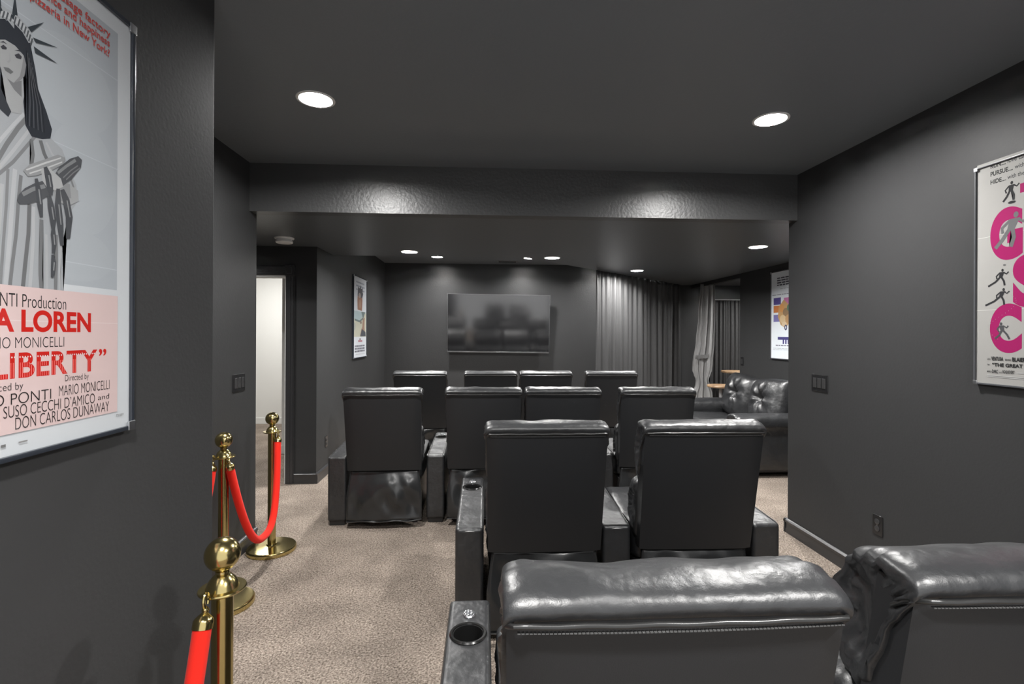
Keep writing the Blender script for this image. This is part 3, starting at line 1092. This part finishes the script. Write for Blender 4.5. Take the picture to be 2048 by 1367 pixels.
FIG = {
'hair':[(0.329,0.83),(0.351,0.854),(0.376,0.85),(0.397,0.834),(0.409,0.787),(0.416,0.749),(0.436,0.711),(0.45,0.679),(0.446,0.658),(0.426,0.649),(0.401,0.645),(0.387,0.662),(0.382,0.708),(0.389,0.756),(0.379,0.797),(0.36,0.811),(0.329,0.802)],
'face':[(0.329,0.802),(0.343,0.81),(0.364,0.81),(0.382,0.801),(0.388,0.785),(0.384,0.76),(0.371,0.741),(0.36,0.735),(0.346,0.737),(0.335,0.748),(0.329,0.76)],
'neck':[(0.343,0.738),(0.36,0.735),(0.38,0.75),(0.382,0.709),(0.378,0.681),(0.352,0.674),(0.333,0.696),(0.337,0.731)],
'hair2':[(0.329,0.761),(0.335,0.748),(0.339,0.73),(0.335,0.711),(0.346,0.692),(0.356,0.676),(0.35,0.663),(0.334,0.67),(0.33,0.675)],
'crown':[(0.329,0.863),(0.347,0.872),(0.37,0.873),(0.393,0.862),(0.404,0.842),(0.393,0.832),(0.379,0.846),(0.36,0.853),(0.341,0.849),(0.329,0.842)],
'ray1':[(0.356,0.868),(0.362,0.913),(0.368,0.872)],
'ray2':[(0.39,0.863),(0.428,0.896),(0.399,0.858)],
'ray3':[(0.402,0.849),(0.463,0.862),(0.409,0.842)],
'ray4':[(0.404,0.832),(0.462,0.827),(0.408,0.82)],
'ray0':[(0.331,0.858),(0.325,0.879),(0.337,0.862)],
'robe':[(0.33,0.655),(0.352,0.67),(0.382,0.685),(0.396,0.66),(0.426,0.651),(0.449,0.659),(0.477,0.646),(0.494,0.612),(0.516,0.579),(0.519,0.54),(0.494,0.506),(0.478,0.436),(0.482,0.33),(0.331,0.324)],
'arm':[(0.454,0.556),(0.487,0.577),(0.519,0.567),(0.521,0.544),(0.5,0.53),(0.457,0.524)],
'f1':[(0.33,0.574),(0.354,0.622),(0.382,0.673),(0.387,0.67),(0.361,0.614),(0.33,0.56)],
'f2':[(0.382,0.652),(0.391,0.664),(0.401,0.629),(0.405,0.594),(0.396,0.588),(0.389,0.615)],
'f3':[(0.388,0.482),(0.394,0.484),(0.39,0.401),(0.384,0.326),(0.375,0.325),(0.384,0.4)],
'f4':[(0.423,0.479),(0.432,0.481),(0.43,0.407),(0.438,0.328),(0.428,0.328),(0.423,0.406)],
'f5':[(0.344,0.531),(0.351,0.532),(0.351,0.435),(0.341,0.324),(0.333,0.324),(0.343,0.433)],
'f6':[(0.452,0.464),(0.457,0.465),(0.463,0.39),(0.458,0.33),(0.448,0.329),(0.453,0.389)],
'f7':[(0.426,0.647),(0.436,0.65),(0.456,0.627),(0.462,0.618),(0.451,0.613)],
'squash1':[(0.368,0.505),(0.372,0.518),(0.385,0.534),(0.406,0.55),(0.429,0.563),(0.454,0.564),(0.448,0.541),(0.422,0.519),(0.394,0.504),(0.374,0.499)],
'squash2':[(0.447,0.568),(0.467,0.603),(0.496,0.632),(0.519,0.646),(0.53,0.641),(0.527,0.622),(0.502,0.589),(0.478,0.566),(0.454,0.553)],
'corn':[(0.381,0.569),(0.396,0.586),(0.429,0.607),(0.464,0.63),(0.483,0.63),(0.477,0.613),(0.447,0.59),(0.413,0.569),(0.392,0.56)],
'cornl':[(0.387,0.573),(0.432,0.603),(0.472,0.627),(0.472,0.624),(0.434,0.6),(0.389,0.571)],
'cornl2':[(0.394,0.568),(0.437,0.594),(0.475,0.619),(0.475,0.616),(0.439,0.592),(0.396,0.566)],
'fist':[(0.422,0.584),(0.441,0.595),(0.472,0.58),(0.478,0.564),(0.457,0.55),(0.437,0.55),(0.425,0.562)],
's1':[(0.414,0.563),(0.422,0.543),(0.427,0.513),(0.427,0.485),(0.42,0.483),(0.413,0.508),(0.409,0.538),(0.407,0.56)],
's2':[(0.436,0.595),(0.447,0.581),(0.452,0.557),(0.451,0.538),(0.442,0.535),(0.436,0.55),(0.431,0.573),(0.428,0.59)],
's3':[(0.446,0.537),(0.455,0.515),(0.46,0.488),(0.457,0.465),(0.448,0.463),(0.444,0.483),(0.439,0.508),(0.437,0.533)],
's4':[(0.469,0.557),(0.473,0.524),(0.479,0.481),(0.48,0.435),(0.471,0.432),(0.462,0.476),(0.456,0.519),(0.46,0.555)],
's5':[(0.48,0.56),(0.495,0.54),(0.504,0.503),(0.497,0.453),(0.486,0.451),(0.485,0.498),(0.477,0.531),(0.47,0.554)],
's6':[(0.456,0.474),(0.459,0.455),(0.461,0.433),(0.456,0.413),(0.449,0.412),(0.449,0.431),(0.446,0.452),(0.449,0.472)],
's7':[(0.454,0.411),(0.46,0.395),(0.458,0.376),(0.453,0.36),(0.447,0.361),(0.447,0.376),(0.448,0.393),(0.448,0.409)],
'eye1':[(0.333,0.791),(0.339,0.798),(0.346,0.796),(0.345,0.792),(0.337,0.788)],
'eye2':[(0.362,0.791),(0.371,0.799),(0.378,0.796),(0.376,0.79),(0.366,0.787)],
'brow1':[(0.331,0.798),(0.339,0.805),(0.347,0.803),(0.339,0.802)],
'brow2':[(0.362,0.8),(0.373,0.807),(0.382,0.803),(0.373,0.804)],
'lips':[(0.339,0.755),(0.35,0.759),(0.36,0.756),(0.354,0.749),(0.343,0.75)],
'nose':[(0.352,0.791),(0.354,0.775),(0.35,0.768),(0.346,0.769),(0.351,0.775)],
}


FOLDS = [
([(0.396,0.686),(0.371,0.65),(0.348,0.61),(0.33,0.574)],0.0091,0.30),
([(0.405,0.67),(0.38,0.631),(0.357,0.595),(0.33,0.555)],0.0065,0.70),
([(0.412,0.652),(0.389,0.619),(0.361,0.579),(0.33,0.544)],0.0065,0.34),
([(0.384,0.684),(0.361,0.652),(0.34,0.621),(0.33,0.605)],0.0065,0.74),
([(0.401,0.639),(0.405,0.61),(0.401,0.583)],0.0078,0.26),
([(0.422,0.645),(0.431,0.621),(0.441,0.606)],0.0091,0.24),
([(0.436,0.646),(0.451,0.626),(0.464,0.619)],0.0052,0.66),
([(0.378,0.558),(0.372,0.499),(0.368,0.438),(0.36,0.377),(0.354,0.323)],0.0078,0.30),
([(0.365,0.566),(0.359,0.495),(0.355,0.435),(0.345,0.323)],0.0091,0.72),
([(0.35,0.562),(0.347,0.492),(0.341,0.413),(0.335,0.326)],0.0065,0.36),
([(0.397,0.505),(0.395,0.443),(0.388,0.381),(0.382,0.323)],0.0091,0.24),
([(0.406,0.502),(0.406,0.435),(0.402,0.372),(0.398,0.324)],0.0078,0.70),
([(0.425,0.48),(0.425,0.427),(0.423,0.364),(0.426,0.326)],0.0091,0.28),
([(0.437,0.451),(0.438,0.398),(0.439,0.327)],0.0065,0.66),
([(0.462,0.455),(0.463,0.401),(0.461,0.329)],0.0078,0.30),
([(0.473,0.435),(0.471,0.38),(0.471,0.33)],0.0052,0.68),
([(0.494,0.607),(0.502,0.584),(0.508,0.571)],0.0052,0.34),
([(0.338,0.529),(0.334,0.47),(0.331,0.431)],0.0078,0.68),
]


def draw_statue(P):
    grey = lambda g, b=0.0: (g, g * (1 + .02 + b), g * (1.05 + 2 * b))
    P.rect(0, .69, 0, 1.04, (.68, .71, .74))
    P.rect(.045, .645, .35, 1.0, (.47, .505, .545))
    # soft cloudy backdrop and fold lines of the sheet
    for u, v, a, b, g in ((.50, .80, .13, .10, .49), (.54, .60, .10, .13, .49), (.52, .42, .11, .06, .485), (.14, .7, .08, .16, .49)):
        P.disc(u, v, a, b, (g, g * 1.075, g * 1.15), 28)
    for v in (.40, .655, .88): P.rect(.045, .645, v, v + .002, (.56, .60, .64))

    def both(k, col):
        pts = FIG[k]
        P.poly(pts, col)

    def mirror(k, col):
        P.poly([(.69 - u, v) for u, v in FIG[k]][::-1], col)
    for k in ('robe',):
        mirror(k, (.42, .44, .465))
        both(k, (.42, .44, .465))
    P.poly([(.30, .38), (.39, .38), (.385, .76), (.31, .76)], (.42, .44, .465))
    for pts, w, g in FOLDS:
        g *= .72
        P.line(pts, w, (g, g * 1.03, g * 1.07))
        if max(p[1] for p in pts) < .42: P.line([(.69 - u, v) for u, v in pts], w, (g, g * 1.03, g * 1.07))
    both('neck', (.42, .43, .44))
    mirror('hair', (.035, .04, .05))
    both('hair', (.035, .04, .05))
    P.poly([(.325, .80), (.362, .808), (.37, .84), (.325, .845)], (.035, .04, .05))
    both('hair2', (.05, .055, .065))
    both('face', (.40, .41, .42))
    P.poly([(.298, .795), (.33, .803), (.332, .757), (.318, .748), (.303, .765)], (.40, .41, .42))
    P.poly([(.388, .785), (.384, .76), (.371, .741), (.362, .737), (.374, .755), (.379, .778), (.382, .799)], (.27, .275, .285))
    P.poly([(.347, .737), (.360, .735), (.378, .748), (.378, .715), (.362, .722)], (.22, .225, .235))
    for i in range(9):
        u = .389 + .0018 * i
        P.line([(u, .815 - .004 * i), (u + .004, .765), (u + .004 + .0022 * i, .715), (u + .002 + .0032 * i, .664)], .0016, (.12, .125, .14) if i % 2 else (.018, .02, .025))
    for k in ('eye1', 'eye2', 'brow1', 'brow2'): both(k, (.06, .06, .07))
    both('nose', (.36, .37, .38))
    both('lips', (.16, .165, .17))
    both('crown', (.42, .44, .465))
    mirror('crown', (.42, .44, .465))
    cr = [(.331, .856), (.35, .861), (.371, .862), (.388, .854), (.399, .840)]
    P.line(cr, .012, (.55, .57, .59))
    for i in range(11):
        s = i / 10 * 3.999
        a, b = cr[int(s)], cr[int(s) + 1]
        w = s - int(s)
        u, v = a[0] + (b[0] - a[0]) * w, a[1] + (b[1] - a[1]) * w
        P.line([(u - .002, v - .010), (u + .002, v + .006)], .0032, (.10, .11, .12))
    for k in ('ray0', 'ray1', 'ray2', 'ray3', 'ray4'):
        both(k, (.045, .055, .065))
        mirror(k, (.045, .055, .065))
    both('arm', (.40, .41, .42))
    P.poly([(.452, .556), (.470, .575), (.496, .575), (.500, .545), (.470, .530)], (.30, .31, .32))
    for k in ('squash1', 'squash2'): both(k, (.10, .105, .115))
    for du, dv in ((.004, -.008), (.012, -.010), (-.004, .004)): P.line([(.474 + du, .592 + dv), (.494 + du, .614 + dv), (.514 + du, .632 + dv)], .0025, (.22, .225, .235))
    P.line([(.464, .590), (.486, .612), (.512, .634)], .006, (.26, .27, .28))
    P.line([(.380, .520), (.404, .538), (.432, .552)], .008, (.25, .26, .27))
    both('corn', (.33, .34, .35))
    for k in ('cornl', 'cornl2'): both(k, (.60, .61, .62))
    both('fist', (.47, .48, .49))
    for i, k in enumerate(('s1', 's2', 's3', 's4', 's5', 's6', 's7')):
        both(k, (.085, .09, .10))
        q = FIG[k]
        n = len(q) // 2
        mid = [((q[j][0] * .62 + q[-1 - j][0] * .38), (q[j][1] * .62 + q[-1 - j][1] * .38)) for j in range(1, n - 1)]
        if len(mid) > 1: P.line(mid, .003, (.30, .31, .32))
    red, blk = (.60, .020, .014), (.022, .02, .02)
    for s, u0, u1, v in (('a sausage factory', .425, .616, .966), ('romance and happiness', .386, .614, .943), ('in a pizzeria in New York?', .352, .614, .918)):
        P.text(s, u0, u1, v, v + .024, (.58, .07, .06), .012)
    P.rect(.045, .645, .043, .335, (.74, .575, .565))
    P.rect(.045, .645, .265, .267, (.79, .66, .65))
    P.text('ONTI Production', .312, .487, .293, .320, blk, -.006)
    P.text('A LOREN', .318, .558, .243, .289, red, .035)
    P.text('RIO MONICELLI', .318, .482, .211, .233, blk, -.012)
    P.text('LIBERTY', .318, .578, .151, .202, red, .026, 1.04)
    P.text('\u201d', .583, .607, .186, .203, red, .02)
    vs, fs = text_geo('LIBERTY', .026, 1.04)
    tri = [[(.318 + .26 * vs[q][0], .151 + .051 * vs[q][1]) for q in f] for f in fs]

    def inside(u, v):
        for f in tri:
            for k in range(1, len(f) - 1):
                (ax, ay), (bx, by), (cx, cy) = f[0], f[k], f[k + 1]
                d1 = (bx - ax) * (v - ay) - (by - ay) * (u - ax)
                d2 = (cx - bx) * (v - by) - (cy - by) * (u - bx)
                d3 = (ax - cx) * (v - cy) - (ay - cy) * (u - cx)
                if (d1 >= 0 and d2 >= 0 and d3 >= 0) or (d1 <= 0 and d2 <= 0 and d3 <= 0): return True
        return False
    for i in range(52):
        u = .318 + .262 * (i + .5) / 52
        for k in range(10):
            v = .152 + .003 * k
            if inside(u, v + .0015) and inside(u - .0012, v + .0015) and inside(u + .0012, v + .0015):
                P.rect(u - .0007, u + .0007, v, v + .003, (.86, .22, .20))
                P.k -= 1
    for i in range(44):
        u = .320 + .256 * (i + .5) / 44
        if inside(u, .193): P.disc(u, .193, .0016, .0020, (.86, .72, .71), 6)
    P.text('uced by', .320, .382, .124, .143, blk, -.012)
    P.text('Directed by', .484, .551, .130, .148, blk, -.012)
    P.text('O PONTI', .318, .448, .100, .122, blk, -.014)
    P.text('MARIO MONICELLI', .468, .617, .103, .126, blk, -.014)
    P.text('I \u00b7 SUSO CECCHI D\u2019AMICO', .318, .570, .075, .098, blk, -.014)
    P.text('and', .580, .616, .080, .092, blk, -.008)
    P.text('DON CARLOS DUNAWAY', .365, .616, .049, .073, blk, -.014)
    P.text('72/389', .640, .666, .030, .036, (.2, .2, .2))
    P.rect(.335, .345, .020, .025, (.2, .2, .2))
    P.rect(.372, .392, .021, .024, (.3, .3, .3))


PIER = []


def little_man(P, u, v, h, tone, lean=0.0, kick=0.3):
    """small inked figure in motion"""
    sh = lambda x, y: (u + (x + lean * y) * h, v + y * h)
    P.disc(*sh(0, .90), h * .07, h * .09, tone, 10)
    P.poly([sh(-.14, .80), sh(.14, .80), sh(.10, .45), sh(-.10, .45)], tone)
    P.line([sh(-.06, .48), sh(-.10 - kick * .3, .24), sh(-.12 - kick, .02)], h * .11, tone)
    P.line([sh(.06, .48), sh(.14 + kick * .2, .26), sh(.10 + kick * .5, 0)], h * .11, tone)
    P.line([sh(-.12, .76), sh(-.28, .58), sh(-.20, .42)], h * .08, tone)
    P.line([sh(.12, .76), sh(.28, .66), sh(.38, .78)], h * .08, tone)


def draw_chase(P):
    paper, pink, blk = (.335, .33, .318), (.30, .014, .105), (.018, .018, .02)
    P.rect(0, .69, 0, 1.0, paper)
    for v in (.33, .66): P.rect(0, .69, v, v + .0015, (.60, .59, .57))
    P.text('RUN....', .062, .128, .965, .986, (.028, .028, .03), .03)
    P.text('love takes', .136, .23, .967, .987, (.05, .05, .055), .012)
    P.text('PURSUE....', .062, .158, .930, .951, (.028, .028, .03), .03)
    P.text('with', .166, .205, .932, .950, (.05, .05, .055), .012)
    P.text('HIDE....', .062, .130, .894, .914, (.028, .028, .03), .03)
    P.text('with the', .136, .205, .896, .914, (.05, .05, .055), .012)
    P.text('T', .188, .270, .735, .862, pink, .09)
    P.text('HE', .285, .43, .735, .862, pink, .06)
    P.text('G', .062, .200, .545, .775, pink, .055)
    P.text('REAT', .215, .640, .545, .722, pink, .05)
    P.text('S', .160, .285, .335, .560, pink, .055)
    P.text('PY', .30, .50, .365, .535, pink, .05)
    P.text('C', .062, .198, .140, .355, pink, .055)
    P.text('HASE', .208, .640, .140, .325, pink, .05)
    for u, v, h, tone, lean, kick in ((.145, .80, .085, (.028, .028, .03), .12, .2), (.125, .60, .15, (.13, .133, .137), .35, .15), (.10, .435, .075, (.028, .028, .03), .25, .5),
                                      (.095, .350, .075, (.032, .032, .035), .4, .6), (.125, .20, .075, (.07, .07, .075), -.2, .4)):
        little_man(P, u, v, h, tone, lean, kick)
    P.disc(.155, .792, .016, .006, (.028, .028, .03))
    P.disc(.125, .525, .006, .004, (.12, .12, .12))
    for i in range(26):
        q = i / 25
        P.disc(.115 + .06 * math.sin(q * 6), .42 - .22 * q, .0013, .0013, (.3, .3, .3), 6)
    P.text('LINO', .052, .066, .106, .114, blk, .01)
    P.text('VENTURA', .070, .122, .104, .122, blk, .03)
    P.text('BERNARD', .130, .156, .106, .114, blk, .01)
    P.text('BLAIER', .160, .215, .104, .122, blk, .03)
    P.text('in', .052, .062, .082, .090, blk)
    P.text('\u201cTHE GREAT SPY CHASE\u201d', .074, .330, .078, .094, blk, .03)
    P.text('MIREILLE', .052, .072, .050, .058, blk, .01)
    P.text('DARC', .074, .100, .048, .064, blk, .02)
    P.text('and', .104, .116, .050, .058, blk)
    P.text('ROQUEVERT', .120, .170, .048, .064, blk, .02)
    for v in (.036, .030): P.rect(.052, .30, v, v + .0025, (.45, .45, .45))
    P.rect(.18, .30, .054, .057, (.4, .4, .4))


def lines(P, u0, u1, v, n, tone, h=.010, gap=.018, seed=1):
    rnd = random.Random(seed)
    for k in range(n):
        u = u0
        while u < u1 - .02:
            w = rnd.uniform(.03, .09)
            P.rect(u, min(u1, u + w), v - k * gap, v - k * gap + h, tone)
            u += w + .012


def draw_pot(P):
    P.rect(0, .69, 0, 1.04, (.82, .86, .92))
    lines(P, .13, .58, .965, 3, (.36, .40, .48), .020, .048, 3)
    P.poly([(.20, .62), (.44, .61), (.46, .75), (.43, .86), (.22, .87), (.19, .74)], (.42, .23, .16))
    P.poly([(.20, .80), (.45, .78), (.50, .84), (.44, .88), (.47, .92), (.38, .90), (.36, .95), (.30, .90), (.22, .92)], (.12, .12, .14))
    P.disc(.31, .81, .06, .035, (.50, .42, .38))
    P.disc(.33, .70, .05, .06, (.55, .34, .24))
    P.rect(.02, .67, .265, .60, (.66, .66, .54))
    P.poly([(.02, .60), (.67, .60), (.30, .48), (.02, .50)], (.50, .62, .66))
    P.poly([(.40, .60), (.62, .60), (.52, .53), (.30, .48), (.05, .50), (.06, .475), (.30, .455), (.50, .50)], (.20, .26, .26))
    P.poly([(.48, .50), (.60, .53), (.58, .40), (.62, .28), (.34, .28), (.40, .36), (.46, .40)], (.42, .27, .20))
    P.poly([(.34, .27), (.66, .27), (.64, .33), (.54, .35), (.44, .37)], (.10, .11, .13))
    P.disc(.38, .455, .05, .02, (.30, .24, .20))
    P.disc(.05, .40, .05, .05, (.48, .52, .48))
    P.disc(.34, .235, .04, .012, (.25, .22, .22))
    P.rect(.24, .46, .198, .222, (.52, .24, .28))
    lines(P, .07, .60, .135, 3, (.18, .18, .22), .022, .034, 7)
    lines(P, .06, .62, .035, 1, (.5, .5, .55), .006, .02, 8)


def draw_panels(P):
    P.rect(0, .69, 0, 1.04, (.82, .87, .92))
    lines(P, .12, .40, .955, 4, (.10, .11, .14), .016, .028, 5)
    lines(P, .18, .48, .830, 1, (.45, .48, .52), .006, .02, 9)
    lines(P, .02, .62, .760, 1, (.30, .32, .36), .010, .02, 2)
    for u, v, c in ((.05, .675, (.10, .08, .28)), (.26, .665, (.56, .20, .42)), (.05, .580, (.62, .22, .07)), (.05, .47, (.22, .20, .45)), (.26, .57, (.30, .25, .45)), (.45, .66, (.10, .08, .28)), (.45, .50, (.60, .25, .08))):
        P.rect(u, u + .15, v - .03, v + .055, c)
    P.poly([(.16, .62), (.26, .70), (.38, .62), (.46, .56), (.40, .45), (.30, .36), (.20, .40), (.14, .50)], (.55, .34, .16))
    for u, v, a, b, c in ((.22, .60, .05, .05, (.62, .30, .10)), (.30, .55, .06, .05, (.30, .20, .12)), (.24, .47, .06, .05, (.66, .50, .30)), (.34, .47, .05, .05, (.50, .30, .15)), (.27, .41, .05, .03, (.70, .55, .38)), (.36, .60, .04, .04, (.12, .22, .14))):
        P.disc(u, v, a, b, c)
    P.disc(.30, .37, .028, .034, (.08, .09, .16))
    P.disc(.30, .37, .012, .016, (.74, .79, .84))
    P.rect(.14, .50, .225, .258, (.08, .07, .22))
    for k in range(4): P.rect(.24 + .05 * k, .268 + .05 * k, .175, .25, (.08, .07, .22))
    lines(P, .10, .52, .150, 1, (.2, .2, .26), .012, .02, 4)
    lines(P, .04, .60, .118, 2, (.45, .48, .52), .005, .016, 6)


poster('framed_poster', 'big framed poster with red lettering on pink below a grey robed figure', (-.945, .69, 1.237), R(90), draw_statue, M['frame_dark'], .011)
poster('framed_poster', 'framed white poster with huge pink letters on the grey wall with switches', (2.29, 2.215, 1.268), R(-90), draw_chase, M['frame_clear'], .008, PH=.98)
poster('framed_poster', 'narrow-looking framed poster with brown pot picture on the side wall beyond the doorway', (-1.65, 6.435, 1.172), R(90), draw_pot, M['frame_dark'], .012)
poster('framed_poster', 'framed pale blue poster with purple and orange picture panels above the loveseat', (3.55, 6.04, 1.204), R(-90), draw_panels, M['frame_clear'], .012)
